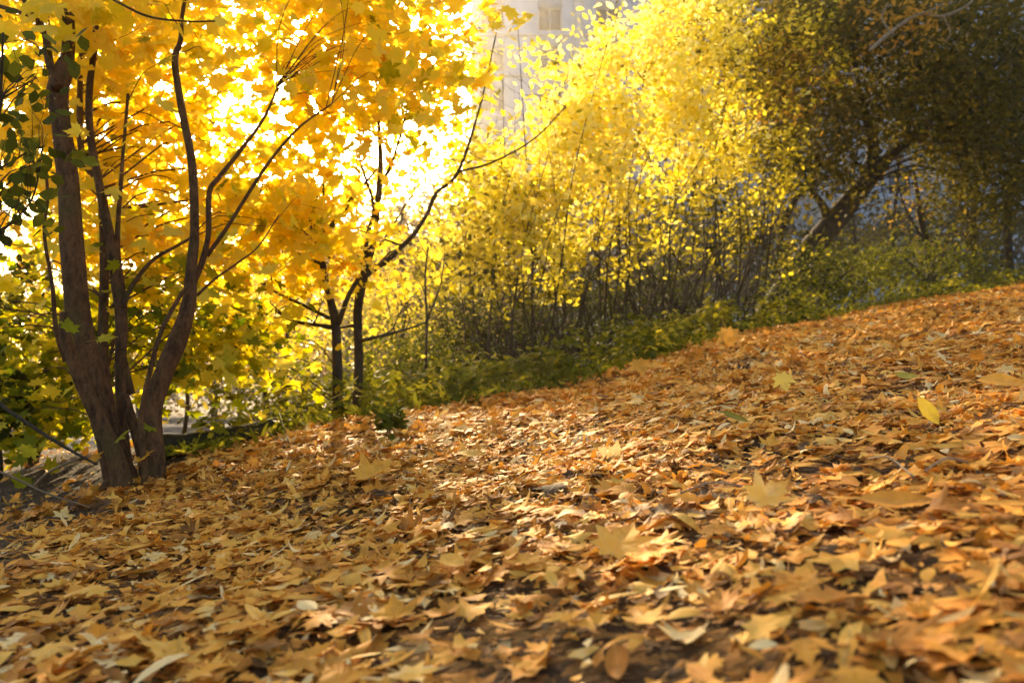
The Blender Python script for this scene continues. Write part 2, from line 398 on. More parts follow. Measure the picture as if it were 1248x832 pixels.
def twigs(mb, C, skel, frac=.5, r0=.006, r1=.0015, sag=.1, maxlen=3.0, sides=4):
    """thin branches from the nearest stem point (below) to clump centres"""
    sk = np.asarray(skel)[:, :3]; sr = np.asarray(skel)[:, 3]; made = []
    for c in C:
        if R.rand() > frac: continue
        d = np.linalg.norm(sk - c, axis=1) + np.maximum(0, sk[:, 2] - c[2] + .15) * 2.0
        i = int(np.argmin(d + R.rand(len(d)) * .3)); L_ = np.linalg.norm(sk[i] - c)
        if L_ > maxlen or L_ < .05: continue
        ra = min(r0 * (.5 + L_ * .6), sr[i] * .6)
        m1 = sk[i] * .65 + c * .35 + np.array([0, 0, .12 * L_]) + R.normal(0, .04 * L_, 3); m2 = sk[i] * .3 + c * .7 + np.array([0, 0, .08 * L_]) + R.normal(0, .04 * L_, 3)
        s = spline([[*sk[i], ra], [*m1, ra * .7], [*m2, ra * .45], [*c, r1]], 3)
        mb.tube(s[:, :3], s[:, 3], sides, cap=False); made.append(s)
    return made

def grow(mb, sk, p, d, L_, r, depth, kids=3, wander=.22, up=.12):
    """wandering limb that forks"""
    n = 5; pts = [np.append(p, r)]; q = np.array(p, float); d = np.array(d, float)
    for i in range(n):
        d = d + R.normal(0, wander, 3); d[2] += up; d /= np.linalg.norm(d); q = q + d * L_ / n
        pts.append(np.append(q, r * (1 - .75 * (i + 1) / n)))
    s = spline(pts, 2); mb.tube(s[:, :3], s[:, 3], 6 if depth > 1 else 4, .05, cap=False); sk += list(s)
    if depth <= 0: return
    for k in range(kids):
        i = R.randint(1, n + 1); b = pts[i]; dd = d + R.normal(0, .75, 3); dd[2] = abs(dd[2]) * .6 + .1
        grow(mb, sk, b[:3], dd / np.linalg.norm(dd), L_ * R.uniform(.4, .7), max(b[3] * .65, .0015), depth - 1, kids, wander * 1.2, up)

# ------------------------------------------------------------------ ground, road
def axis(lo, hi, n, c, k):
    a = math.asinh((lo - c) / k); b = math.asinh((hi - c) / k); return c + k * np.sinh(np.linspace(a, b, n))
gx = axis(-260, 260, 420, 0.2, 2.6); gy = axis(-30, 420, 440, 2.6, 2.2)
X, Yg = np.meshgrid(gx, gy); Z = H(X, Yg)
V = np.c_[X.ravel(), Yg.ravel(), Z.ravel()]; nx, ny = len(gx), len(gy)
ii = (np.arange(ny - 1)[:, None] * nx + np.arange(nx - 1)[None]).ravel()
lit = (sstep(-.15, .3, X + 1.02 + .2 * Yg) * (1 - sstep(0, .8, Yg - crest(X)))).ravel()
gme = mesh_np("ground", V, np.c_[ii, ii + 1, ii + nx + 1, ii + nx].ravel(), np.full(len(ii), 4), M['ground'], True, extra=lit)
tag(link(bpy.data.objects.new("ground", gme)), kind='structure')
mb = MB()  # road lies on the low ground beyond the bank, following it
rx = np.linspace(-60, -0.5, 60); ry = np.linspace(17, 48, 40)
vv = [(x, y, float(H(x, y, False)) + .012) for y in ry for x in rx]
mb.add(vv, [(j * 60 + i, j * 60 + i + 1, (j + 1) * 60 + i + 1, (j + 1) * 60 + i) for j in range(39) for i in range(59)])
tag(mb.build("road", M['road']), kind='structure')
mb = MB(); mb.box(-60, -0.5, 16.7, 17.0, -1.75, -1.42); tag(mb.build("kerb", M['stone'], smooth=False), kind='structure')
mb = MB(); mb.box(-60, -0.5, 48.0, 48.3, -1.75, -1.40); tag(mb.build("kerb", M['stone'], smooth=False), kind='structure')

# ------------------------------------------------------------------ leaf litter
def ground_normal(x, y):
    e = .02; dx = (H(x + e, y) - H(x - e, y)) / (2 * e); dy = (H(x, y + e) - H(x, y - e)) / (2 * e)
    return np.c_[-dx, -dy, np.ones(len(x))]
def litter_points(n, y0, y1, wide=.86, reach=1.0):
    pts = []
    tot = 0
    while tot < n:
        k = n * 3
        y = np.sqrt(R.uniform(y0 * y0, y1 * y1, k)); x = R.uniform(0, 1, k) * (2 * wide * y + 1.3 * wide + reach) - wide * (y + .5)
        thr = np.clip(sstep(-.12, .22, x + 1.02 + .20 * y + .07 * np.sin(5 * y)), .05, 1)
        thr = thr * (1 - .93 * sstep(-.1, .9, y - crest(x) + .35 * np.sin(5 * x) * np.sin(2.3 * x + 1))) * (y - crest(x) < 2.2) 
        thr = thr * np.clip(.85 + .5 * np.sin(3.3 * x + 1.1 * y) * np.sin(4.1 * y - x) + .3 * np.sin(9 * x - 3 * y) * np.sin(8 * y + 2 * x), .25, 1)
        ok = R.rand(k) < thr; pts.append(np.c_[x[ok], y[ok]]); tot += ok.sum()
    return np.concatenate(pts)[:n]
lb = LB(); lbo = LB()
def lay(lbx, tpl, n, y0, y1, size, ds, tone, tv, tilt, lift, curl, up=0.0, **kw):
    p = litter_points(n, y0, y1); x, y = p[:, 0], p[:, 1]
    nr = ground_normal(x, y); nr[:, :2] += R.normal(0, tilt, (n, 2))
    if up: 
        m = R.rand(n) < up; nr[m, :2] += R.normal(0, 1.6, (m.sum(), 2))
    z = H(x, y) + lift * R.rand(n) ** 1.4 + .006
    sz = size * np.clip(1 + R.normal(0, ds, n), .45, 1.8)
    tn = tone + R.normal(0, tv, n) + .07 * np.sin(1.7 * x + 2 * y)
    lbx.add(tpl, np.c_[x, y, z], nr, sz, tn, curl=curl, curl2=.45, **kw)
def wv(n, a): return R.normal(0, a, n)
lay(lb, T_MAPLE_F, 9310, .75, 4.2, .056, .35, .54, .22, .12, .026, 1.1, .02, wav=wv(9310, .03))
lay(lb, T_MAPLE_ST, 15960, 3.6, 13.5, .066, .35, .60, .22, .17, .04, 1.1, .06)
lay(lb, T_SHARD, 47880, .75, 5.0, .027, .5, .46, .28, .22, .02, 1.6, .05)
lay(lb, T_SHARD, 10640, 4.5, 13.5, .080, .4, .48, .2, .4, .03, 1.3, .12)
lay(lbo, T_OVAL_F, 6916, .75, 4.5, .043, .35, .62, .22, .15, .030, 1.4, .03, fold=wv(6916, .25))
lay(lbo, T_NARROW_F, 3458, .75, 5.0, .055, .35, .60, .2, .16, .030, .7, .0, fold=wv(3458, .25))
lay(lbo, T_OVAL, 13300, 4.0, 13.5, .066, .3, .60, .16, .35, .05, 1.2, .12)
lay(lbo, T_STRIP, 4655, .75, 6.0, .075, .4, .70, .2, .3, .04, 2.2, .04)
n = 260; ax = R.normal(P(165, 600, 3.9)[0], .32, n); ay = R.normal(3.75, .28, n); nr = ground_normal(ax, ay); nr[:, :2] += R.normal(0, .4, (n, 2))
lb.add(T_MAPLE_F, np.c_[ax, ay, H(ax, ay) + .01 + .05 * R.rand(n)], nr, R.uniform(.04, .09, n), .42 + R.normal(0, .2, n), curl=1.3)
tag(lb.build("leaf_litter", M['dry']), "thick carpet of dry brown maple leaves covering the slope", "leaf litter", kind='stuff')
tag(lbo.build("small_leaf_litter", M['dryoval']), "small dry oval leaves and stalks mixed through the carpet", "leaf litter", kind='stuff')

# individual leaves of the nearest part of the slope
GRP = "fallen leaves on the nearest part of the slope"
def one_leaf(name, tpl, mat, size, tone, k1, k2, fold=0, wav=0):
    W = leaf_verts(tpl, np.zeros((1, 3)), np.array([[0, 0, 1.0]]), size, np.array([k1]), np.array([k2]), yaw=np.array([0.0]), fold=np.array([fold]), wav=np.array([wav]))[0]
    f = tpl[1]
    return mesh_np(name, W, [i for q in f for i in q], [len(q) for q in f], mat, True, np.full(len(W), tone), tpl[0] + .5)
kinds = [
    ("fallen_maple_leaf", T_MAPLE_F, 'dry', .066, .50, "tan lobed maple leaf lying in the nearest litter", "maple leaf", 1.0),
    ("fallen_maple_leaf", T_MAPLE_F, 'dry', .068, .30, "dark brown lobed maple leaf lying in the nearest litter", "maple leaf", 1.5),
    ("fallen_maple_leaf", T_MAPLE_F, 'dry', .064, .74, "pale beige lobed maple leaf lying in the nearest litter", "maple leaf", .8),
    ("fallen_oval_leaf", T_OVAL_F, 'dryoval', .052, .58, "golden tan oval leaf lying in the nearest litter", "oval leaf", 1.2),
    ("fallen_oval_leaf", T_OVAL_F, 'dryoval', .046, .88, "whitish curled oval leaf lying in the nearest litter", "oval leaf", 1.3),
    ("fallen_narrow_leaf", T_NARROW_F, 'dryoval', .066, .66, "long narrow beige leaf lying in the nearest litter", "narrow leaf", .7),
]
protos = []
for (nm, tpl, mt, sz, tn, lbl, cat, cu) in kinds:
    protos.append([one_leaf(nm, tpl, M[mt], sz * R.uniform(.8, 1.25), tn + R.normal(0, .06), R.normal(0, cu), R.normal(0, .5), R.normal(0, .2), R.normal(0, .04)) for _ in range(9)])
pts = litter_points(285, 1.1, 2.7, .70, -.5)
for i, (x, y) in enumerate(pts):
    k = int(R.choice(6, p=[.30, .14, .14, .18, .12, .12])); nm, tpl, mt, sz, tn, lbl, cat, cu = kinds[k]
    o = bpy.data.objects.new(nm, protos[k][R.randint(9)]); COL.objects.link(o)
    o.location = (x, y, float(H(x, y)) + R.uniform(.026, .042))
    gn = ground_normal(np.array([x]), np.array([y]))[0] + np.array([*R.normal(0, .12, 2), 0])
    q0 = Vector(gn).to_track_quat('Z', 'Y'); o.rotation_mode = 'QUATERNION'; o.rotation_quaternion = q0.__class__(Vector(gn).normalized(), R.rand() * 6.28) @ q0
    tag(o, lbl, cat, GRP)
def ground_hit(px, py):
    a = P(px, py, 1.0) - EYE; t = .3
    while t < 14:
        p = EYE + a * t
        if p[2] <= H(p[0], p[1], False): break
        t += .01
    return p
heroes = [  # px, py, template, mat, width px, tone, up(0 flat..1 standing), yaw, label
    (955, 490, T_MAPLE_F, 'yellow', 30, .75, .9, .2, "bright yellow leaf standing up and glowing in the sun", "fallen_yellow_leaf", "yellow leaf"),
    (1132, 537, T_OVAL_F, 'yellowoval', 40, .35, .85, .5, "golden oval leaf tilted upright in the sunlit patch", "fallen_oval_leaf", "oval leaf"),
    (1225, 490, T_OVAL_F, 'dryoval', 58, .62, .35, 1.4, "broad golden leaf raised at the right edge of the carpet", "fallen_oval_leaf", "oval leaf"),
    (518, 492, T_MAPLE_F, 'dry', 24, .6, .95, .1, "orange maple leaf standing on edge before the green undergrowth", "fallen_maple_leaf", "maple leaf"),
    (888, 428, T_MAPLE_F, 'dry', 34, .62, .8, .1, "orange maple leaf propped up at the foot of the shrubs", "fallen_maple_leaf", "maple leaf"),
    (780, 462, T_MAPLE_F, 'dry', 32, .66, .6, .3, "pale orange maple leaf tipped up on the crest of the slope", "fallen_maple_leaf", "maple leaf"),
    (455, 600, T_MAPLE_F, 'dry', 60, .62, .25, 2.8, "largest lobed tan leaf midway between maple and photo centre", "fallen_maple_leaf", "maple leaf"),
    (755, 712, T_MAPLE_F, 'dry', 80, .72, .3, 3.0, "very large pale maple leaf with spread lobes in the foreground", "fallen_maple_leaf", "maple leaf"),
    (572, 572, T_OVAL_F, 'dryoval', 40, .8, .2, 1.5, "pale ochre leaf lying alone on a dark gap mid slope", "fallen_oval_leaf", "oval leaf"),
    (897, 533, T_NARROW_F, 'greenfallen', 34, .7, .5, 1.1, "narrow green leaf tilted among brown leaves", "fallen_narrow_leaf", "green leaf"),
    (1106, 478, T_OVAL_F, 'greenfallen', 30, .95, .3, 1.2, "yellow green oval leaf between the glowing leaf and the right edge", "fallen_oval_leaf", "green leaf"),
    (1092, 655, T_OVAL_F, 'dryoval', 84, .5, .3, 1.6, "broad brown oval leaf with a darker back in the foreground", "fallen_oval_leaf", "oval leaf"),
    (1235, 660, T_NARROW_F, 'dryoval', 84, .55, .15, 1.5, "wide ochre leaf cut by the photo's right edge", "fallen_narrow_leaf", "narrow leaf"),
    (935, 650, T_MAPLE_F, 'dry', 66, .82, .4, 2.4, "cream maple leaf with its edge turned up in the foreground", "fallen_maple_leaf", "maple leaf"),
    (552, 718, T_OVAL_F, 'dryoval', 50, .75, .15, 1.4, "flat beige oval leaf with pointed tip, low in the picture", "fallen_oval_leaf", "oval leaf"),
    (672, 744, T_OVAL_F, 'dryoval', 30, .8, .4, .4, "small beige oval leaf standing beside the very large maple leaf", "fallen_oval_leaf", "oval leaf"),
]
from mathutils import Quaternion, Matrix
for (px, py, tpl, mt, w, tn, up, yaw, lbl, nm, cat) in heroes:
    p = ground_hit(px, py); d = p[1]; wide = np.ptp(tpl[0][:, 0]) if abs(math.cos(yaw)) > .5 or tpl is T_MAPLE_F else 1.0
    me = one_leaf(nm, tpl, M[mt], w * d / F / (1.0 if tpl is not T_MAPLE_F else 1.15), tn, R.normal(0, .7), R.normal(0, .3), .15, .02)
    o = bpy.data.objects.new(nm, me); COL.objects.link(o)
    g = Vector(ground_normal(p[:1], p[1:2])[0]).normalized()
    n = (g * (1 - up) + Vector((R.normal(0, .2), -1.0, .25)) * up).normalized()
    o.rotation_mode = 'QUATERNION'; 
    q0 = n.to_track_quat('Z', 'Y'); o.rotation_quaternion = Quaternion(n, yaw) @ q0
    sz = w * d / F
    o.location = (p[0], p[1], float(H(p[0], p[1])) + .05 + sz * .42 * up)
    tag(o, lbl, cat, "single leaves that stand out of the carpet")

# ------------------------------------------------------------------ big multi-stemmed maple (left)
base = P(160, 588, 3.9); base[2] = H(base[0], base[1])
maple = empty("maple_tree", base); tag(maple, "multi-stemmed maple with golden canopy at the left of the leaf covered slope", "tree")
MY = 3.9
stems = [
    ([(158, 622, 50), (144, 575, 36), (132, 530, 30), (116, 470, 30), (97, 400, 29), (88, 300, 27), (84, 230, 25), (74, 150, 22), (70, 115, 25), (78, 85, 22), (83, 60, 15), (83, 0, 14), (80, -80, 13)], 0, .1),
    ([(70, 108, 14, .0), (60, 75, 10, .02), (54, 38, 9, .05), (38, 20, 6, .1), (0, 8, 5, .15), (-30, -2, 4, .2)], 0, .1),
    ([(53, 40, 8, .1), (38, 14, 6, .1), (20, -12, 5, .1)], 0, 0),
    ([(158, 618, 34), (138, 550, 20), (112, 492, 18), (90, 440, 16), (79, 405, 13), (77, 380, 7)], -.15, -.1),
    ([(166, 622, 22), (153, 560, 15), (148, 500, 13), (147, 450, 13), (148, 390, 14), (143, 350, 14), (134, 290, 12), (122, 230, 10), (110, 165, 9), (109, 110, 8), (116, 50, 7), (118, -20, 6)], .12, .25),
    ([(160, 618, 20), (140, 520, 11), (126, 430, 12), (127, 330, 11), (122, 230, 9), (100, 190, 8), (98, 90, 7), (104, 30, 6), (110, -30, 5)], .35, .3),
    ([(160, 480, 9, .1), (148, 420, 9, .1), (150, 370, 10, .1), (143, 300, 7, .15), (148, 215, 5, .2), (151, 175, 4, .2), (156, 115, 4, .25)], .1, .1),
    ([(150, 375, 7, .1), (160, 350, 6, .1), (185, 318, 5, .1), (215, 300, 4, .15), (240, 286, 3, .2)], .1, .1),
    ([(192, 618, 28), (189, 560, 22), (187, 500, 21), (200, 455, 23), (218, 410, 22), (230, 370, 17), (234, 320, 13), (237, 280, 11), (234, 200, 10), (222, 135, 9), (213, 75, 8), (220, 50, 6), (222, 20, 5), (228, -15, 4)], -.1, .3),
    ([(233, 350, 9, 0), (246, 320, 8), (254, 285, 7), (255, 235, 7), (268, 215, 6), (292, 185, 5), (318, 150, 4), (333, 120, 3), (340, 100, 2)], .1, .2),
    ([(252, 312, 6), (275, 280, 5), (300, 240, 4.5), (330, 195, 4), (365, 155, 3), (404, 127, 2)], .15, .1),
    ([(178, 585, 10), (172, 510, 7), (186, 440, 6), (198, 400, 6), (220, 360, 5), (228, 350, 4)], -.2, .1),
    ([(184, 595, 20), (172, 550, 13), (160, 510, 12), (152, 480, 10)], .05, .05),
    ([(240, 360, 4), (262, 340, 3), (290, 320, 2.5), (315, 300, 2), (340, 262, 1.5)], .1, .2),
    ([(54, 190, 3), (58, 240, 4), (54, 285, 4), (64, 350, 5), (68, 400, 6), (80, 440, 7)], -.3, .3),
    ([(138, 0, 3), (180, 20, 3), (225, 26, 2.5), (262, 26, 2)], -.5, 0),
]
skel = []
for k, (tr, d0, dl) in enumerate(stems):
    s = stem_px(tr, MY + d0, dl)
    if tr[0][1] > 570:
        s[0, 2] = min(s[0, 2], H(s[0, 0], s[0, 1]) - .05)
    mb = MB(); mb.tube(s[:, :3], s[:, 3], 14 if tr[0][2] > 20 else 8, rough=.05)
    mb.build("stem" if tr[0][2] > 12 else "branch", M['bark'], maple); skel += list(s)
mb = MB()   # root flare
for (ax, ay, bx_, by) in [(150, 585, 120, 618), (165, 590, 175, 640), (190, 585, 215, 605), (140, 580, 90, 590)]:
    a = P(ax, ay, MY); b_ = P(bx_, by, MY - .25); b_[2] = H(b_[0], b_[1]) - .03; m = (a + b_) / 2; m[2] -= .05
    s = spline([[*a, .035], [*m, .034], [*b_, .010]], 5); mb.tube(s[:, :3], s[:, 3], 9, .06)
mb.build("root", M['bark'], maple)
skel = np.array(skel)
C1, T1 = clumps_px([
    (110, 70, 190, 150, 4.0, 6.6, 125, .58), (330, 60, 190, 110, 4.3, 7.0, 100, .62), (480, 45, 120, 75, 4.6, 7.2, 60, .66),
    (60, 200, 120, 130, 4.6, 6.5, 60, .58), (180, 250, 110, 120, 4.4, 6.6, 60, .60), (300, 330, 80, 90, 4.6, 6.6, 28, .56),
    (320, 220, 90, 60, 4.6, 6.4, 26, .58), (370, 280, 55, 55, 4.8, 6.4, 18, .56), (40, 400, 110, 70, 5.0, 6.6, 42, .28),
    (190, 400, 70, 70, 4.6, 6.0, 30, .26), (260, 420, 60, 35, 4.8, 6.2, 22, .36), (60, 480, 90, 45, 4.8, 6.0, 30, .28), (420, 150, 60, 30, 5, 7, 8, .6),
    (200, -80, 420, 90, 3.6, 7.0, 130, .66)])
C1, T1 = holes(C1, T1, [(400, 190, 34, 30), (505, 185, 36, 46), (355, 45, 22, 26), (235, 105, 30, 26), (20, 135, 34, 18), (175, 360, 30, 12), (262, 482, 62, 18), (275, 150, 40, 28), (330, 420, 18, 40), (40, 75, 22, 18), (120, 480, 30, 22)])
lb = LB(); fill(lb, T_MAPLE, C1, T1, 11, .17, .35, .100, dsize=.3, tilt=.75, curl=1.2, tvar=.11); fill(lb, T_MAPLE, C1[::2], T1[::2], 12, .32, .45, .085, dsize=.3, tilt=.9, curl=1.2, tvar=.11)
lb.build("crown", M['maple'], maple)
mb = MB(); twigs(mb, C1, skel, .34, .005, .0012, maxlen=2.2); mb.build("twigs", M['bark'], maple)
lb = LB()   # leaves on the low shoots round the trunk
for (px, py, d, tn) in [(146, 532, 3.6, .22), (174, 556, 3.7, .95), (182, 518, 3.8, .25), (85, 398, 3.5, .2), (112, 558, 3.7, 1.0), (35, 550, 3.6, .3), (128, 412, 3.7, .35)]:
    lb.add(T_MAPLE_F, [P(px, py, d)], np.array([[R.normal(0, .6), -.5, .8]]), .09, np.array([tn]), curl=.5)
lb.build("low_leaves", M['maple'], maple)

# ------------------------------------------------------------------ other trees and shrubs
def tree(name, label, cat, Y, stemlist, regions, mat, bark, per, rad, flat, size, group=None, hole=(), tpl=T_OVAL, tw=.5, tilt=.9, tvar=.1, dl=.2, grown=0, bushy=0, twr=.006, maxlen=3.0, twmat=None):
    px0, py0 = stemlist[0][0][0], stemlist[0][0][1]
    b = P(px0, py0, Y); b[2] = H(b[0], b[1])
    root = empty(name, b); tag(root, label, cat, group)
    sk = []
    for k, tr in enumerate(stemlist):
        s = stem_px(tr, Y + R.normal(0, .06) * (k > 0), dl * R.uniform(-1, 1))
        if k == 0 or tr[0][1] == py0:
            s = np.vstack([[s[0, 0], s[0, 1], min(s[0, 2], H(s[0, 0], s[0, 1])) - .08, s[0, 3] * 1.15], s])
        mb = MB(); mb.tube(s[:, :3], s[:, 3], 9 if tr[0][2] > 8 else 6, rough=.06)
        mb.build("trunk" if (k == 0 or tr[0][1] == py0) else "branch", M[bark], root); sk += list(s)
    if grown:
        mb = MB(); k0 = list(sk)
        if bushy:
            for _ in range(grown):
                o_ = b + np.array([R.normal(0, .22), R.normal(0, .15), -.05]); o_[2] = H(o_[0], o_[1]) - .03
                dd = np.array([R.normal(0, .5), R.normal(0, .3), 1.0]); grow(mb, sk, o_, dd / np.linalg.norm(dd), R.uniform(.7, 1.15) * bushy, R.uniform(.009, .02), 3, 3)
        else:
            for _ in range(grown):
                a = k0[R.randint(len(k0) // 4, len(k0))]; dd = np.array([R.normal(0, 1), R.normal(0, .6), .5]); grow(mb, sk, a[:3], dd / np.linalg.norm(dd), R.uniform(.5, 1.1) * Y / 9, max(.003, a[3] * .5), 2, 3)
        mb.build("limbs", M[twmat or bark], root)
    if regions:
        C, T = clumps_px(regions)
        if hole: C, T = holes(C, T, hole)
        lb = LB(); fill(lb, tpl, C, T, per, rad, flat, size, tilt=tilt, tvar=tvar); lb.build("crown", M[mat], root)
        mb = MB(); made = twigs(mb, C, sk, tw, twr, .0015, maxlen=maxlen)
        if 0 < len(made) <= 24:
            for s in made:
                m1_ = MB(); m1_.tube(s[:, :3], s[:, 3], 4, cap=False); m1_.build("twig", M[twmat or bark], root)
        elif made: mb.build("twigs", M[twmat or bark], root)
    return root

# two dark slim trees mid left
tree("slim_maple_tree", "dark forked young maple with orange leaves behind the low bank", "tree", 5.6,
     [[(412, 515, 14), (411, 440, 12), (408, 390, 11), (398, 350, 9), (393, 320, 8), (386, 292, 9), (380, 275, 6), (368, 263, 6), (352, 255, 4)],
      [(386, 294, 9), (398, 282, 8), (415, 262, 6), (430, 240, 5), (452, 215, 3), (465, 200, 2)], [(384, 276, 5), (380, 258, 5), (382, 247, 6), (391, 246, 3)],
      [(402, 388, 5), (370, 372, 4), (340, 358, 3.5), (318, 345, 2.5)], [(404, 398, 5), (360, 392, 4), (335, 378, 3)], [(392, 322, 4), (370, 312, 4), (350, 305, 3)], [(412, 395, 7), (425, 360, 6), (440, 335, 5)]],
     [(355, 300, 60, 70, 5.2, 6.4, 34, .68), (400, 320, 40, 50, 5.2, 6.2, 10, .66), (350, 240, 50, 40, 5.4, 6.4, 18, .55), (330, 420, 40, 50, 5.4, 6.6, 12, .4)],
     'maple', 'dark', 9, .13, .35, .075, tpl=T_MAPLE, grown=12, hole=[(400, 190, 30, 28)])
tree("slim_maple_tree", "tall slender dark tree beside the forked one, nearly bare, against the white sky", "tree", 6.0,
     [[(435, 505, 13), (437, 440, 11), (436, 380, 11), (444, 335, 11), (456, 290, 7), (461, 240, 8), (464, 205, 7), (461, 140, 4), (458, 90, 2)],
      [(466, 218, 5), (475, 205, 4), (488, 165, 3), (500, 115, 2)], [(444, 330, 8), (447, 290, 6), (455, 250, 4), (438, 190, 3), (446, 150, 2)],
      [(447, 335, 7), (470, 318, 6), (500, 290, 6), (520, 262, 5), (532, 235, 4.5), (558, 210, 4), (585, 130, 2.5), (605, 40, 1.5)],
      [(560, 209, 3), (600, 198, 2.5), (650, 170, 2), (690, 130, 1.2)], [(440, 415, 5), (470, 408, 4), (505, 398, 2.5), (520, 392, 1.5)], [(438, 395, 4), (400, 400, 3), (370, 385, 2)],
      [(445, 320, 4), (425, 300, 3), (415, 270, 2)], [(462, 300, 3), (485, 265, 2), (500, 240, 1.5)]],
     [(455, 240, 45, 60, 5.6, 6.8, 18, .6), (440, 320, 40, 50, 5.6, 6.6, 12, .72), (560, 170, 60, 60, 5.8, 7, 16, .5), (500, 130, 50, 50, 5.6, 7, 14, .5)], 'maple', 'dark', 9, .16, .4, .06, tpl=T_MAPLE, tw=.9, grown=14)
for (pts_, lbl) in [([(326, 505, 7), (322, 470, 6), (318, 430, 5), (305, 380, 4), (300, 340, 3), (290, 300, 2)], "thin curved sapling standing between the grey road and the forked tree"),
                    ([(224, 530, 6), (228, 500, 5), (228, 470, 5), (226, 430, 4), (222, 380, 3)], "short thin sapling just behind the right hand maple stem"),
                    ([(519, 500, 4), (519, 440, 3.5), (520, 390, 3), (518, 340, 2.5), (522, 300, 2)], "straight slender sapling between the slender tree and the yellow shrubs")]:
    tree("sapling", lbl, "sapling", 7.5 if pts_[0][0] < 400 else 6.6, [pts_, [(pts_[2][0], pts_[2][1], 3), (pts_[2][0] + 16, pts_[2][1] - 40, 2), (pts_[2][0] + 22, pts_[2][1] - 80, 1)]],
         [(pts_[3][0], pts_[3][1], 45, 50, 7, 8, 14, .55)], 'maple', 'dark', 8, .14, .4, .07, tpl=T_MAPLE, tw=.6)

# green sapling at the left edge
tree("broadleaf_sapling", "sapling with dark green oval leaves at the left edge before the maple", "sapling", 3.0,
     [[(-95, 640, 8), (-75, 560, 7), (-50, 450, 6), (-26, 330, 6), (-10, 220, 5), (0, 120, 4), (4, 40, 3)], [(-20, 300, 4), (10, 275, 3), (40, 240, 2.5), (52, 180, 2)], [(-9, 210, 3), (18, 195, 2.5), (48, 175, 2)], [(3, 120, 3), (20, 110, 2), (45, 95, 1.5)], [(-27, 335, 3), (0, 310, 2)]],
     [(28, 105, 30, 24, 2.8, 3.2, 12, .42), (30, 178, 34, 28, 2.8, 3.2, 12, .45), (20, 240, 34, 26, 2.8, 3.2, 13, .40), (8, 62, 14, 10, 2.9, 3.2, 2, .4), (5, 290, 20, 30, 2.8, 3.2, 5, .4)],
     'green', 'dark', 4, .085, .7, .060, tpl=T_ROUND, tilt=1.2, tw=.9)
tree("leafy_bush", "yellow green maple bush low behind the left edge of the bank", "bush", 6.2,
     [[(40, 560, 10), (42, 500, 7), (30, 430, 5), (20, 370, 3)], [(44, 560, 7), (70, 480, 5), (95, 420, 3)], [(36, 560, 7), (0, 470, 5), (-20, 400, 3)]],
     [(30, 440, 80, 70, 5.8, 6.8, 50, .36), (90, 510, 60, 28, 5.8, 6.6, 20, .38), (5, 500, 40, 40, 5.6, 6.4, 14, .22), (130, 400, 50, 40, 6, 7, 14, .36)], 'maple', 'dark', 12, .17, .35, .085, tpl=T_MAPLE)
tree("shadow_bush", "nearly black green leaves added as the olive shadow at the far left under the yellow green leaves", "bush", 5.4,  # near-black foliage added to stand for the olive shadow here
     [[(0, 575, 8), (-2, 500, 6), (6, 420, 5), (14, 360, 3)]], [(8, 370, 36, 34, 5.2, 5.8, 16, .1), (8, 500, 30, 40, 5.0, 5.6, 12, .12)], 'green', 'dark', 16, .12, .6, .07, tpl=T_ROUND)

# yellow shrubs, centre
def shrub(label, px, py, Y, fan, regions, tone_holes=(), n=7, size=.092, mat='lemon', bark='dark', cat="shrub", name="yellow_shrub", per=44, rad=.135, seed=0, w0=3.0, top=200):
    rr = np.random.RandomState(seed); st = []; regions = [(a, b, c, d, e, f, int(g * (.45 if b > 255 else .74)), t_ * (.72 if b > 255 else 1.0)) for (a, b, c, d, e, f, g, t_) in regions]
    n = n // 2 + 2
    for k in range(n):
        t = (k + .5) / n; x1 = px + 1.5 * (fan[0] + (fan[1] - fan[0]) * t) + rr.normal(0, 26); h = top * rr.uniform(.8, 1.25)
        bx0 = px + (t - .5) * 70 + rr.normal(0, 6)
        st.append([(bx0, py, w0 * rr.uniform(.6, 1.1)), (bx0 + (x1 - bx0) * .18 + rr.normal(0, 5), py - h * .3, w0 * .7), (bx0 + (x1 - bx0) * .45 + rr.normal(0, 7), py - h * .6, w0 * .5), (x1, py - h, w0 * .28)])
        if rr.rand() < .7:
            a = st[-1][1]; st.append([(a[0], a[1], w0 * .45), (a[0] + rr.normal(0, 18), a[1] - h * .25, w0 * .3), (a[0] + rr.normal(0, 40), a[1] - h * .5, w0 * .18)])
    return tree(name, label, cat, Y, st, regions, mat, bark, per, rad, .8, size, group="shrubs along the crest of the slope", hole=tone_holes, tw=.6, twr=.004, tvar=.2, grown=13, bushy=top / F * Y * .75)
BH = [(600, 122, 34, 34), (650, 60, 52, 60), (692, 28, 40, 44), (750, 8, 28, 28), (640, 112, 62, 30), (648, 205, 30, 18), (615, 165, 36, 22)]
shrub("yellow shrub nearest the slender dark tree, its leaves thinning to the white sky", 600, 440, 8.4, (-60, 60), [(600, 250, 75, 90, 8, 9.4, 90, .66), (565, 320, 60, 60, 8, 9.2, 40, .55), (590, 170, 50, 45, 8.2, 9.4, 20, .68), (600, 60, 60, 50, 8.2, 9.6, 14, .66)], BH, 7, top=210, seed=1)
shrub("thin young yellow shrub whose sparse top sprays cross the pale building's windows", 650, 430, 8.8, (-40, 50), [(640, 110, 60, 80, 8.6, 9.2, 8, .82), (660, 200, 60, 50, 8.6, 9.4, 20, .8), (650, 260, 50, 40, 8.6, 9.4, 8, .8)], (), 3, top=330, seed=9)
shrub("yellow shrub below the pale building with fine arching stems", 680, 420, 9.0, (-60, 70), [(690, 220, 80, 90, 8.5, 9.8, 105, .8), (640, 320, 60, 60, 8.6, 9.6, 36, .66), (700, 130, 80, 50, 8.6, 9.8, 50, .84), (720, 55, 40, 30, 8.8, 9.8, 12, .84)], BH, 8, top=230, seed=2)
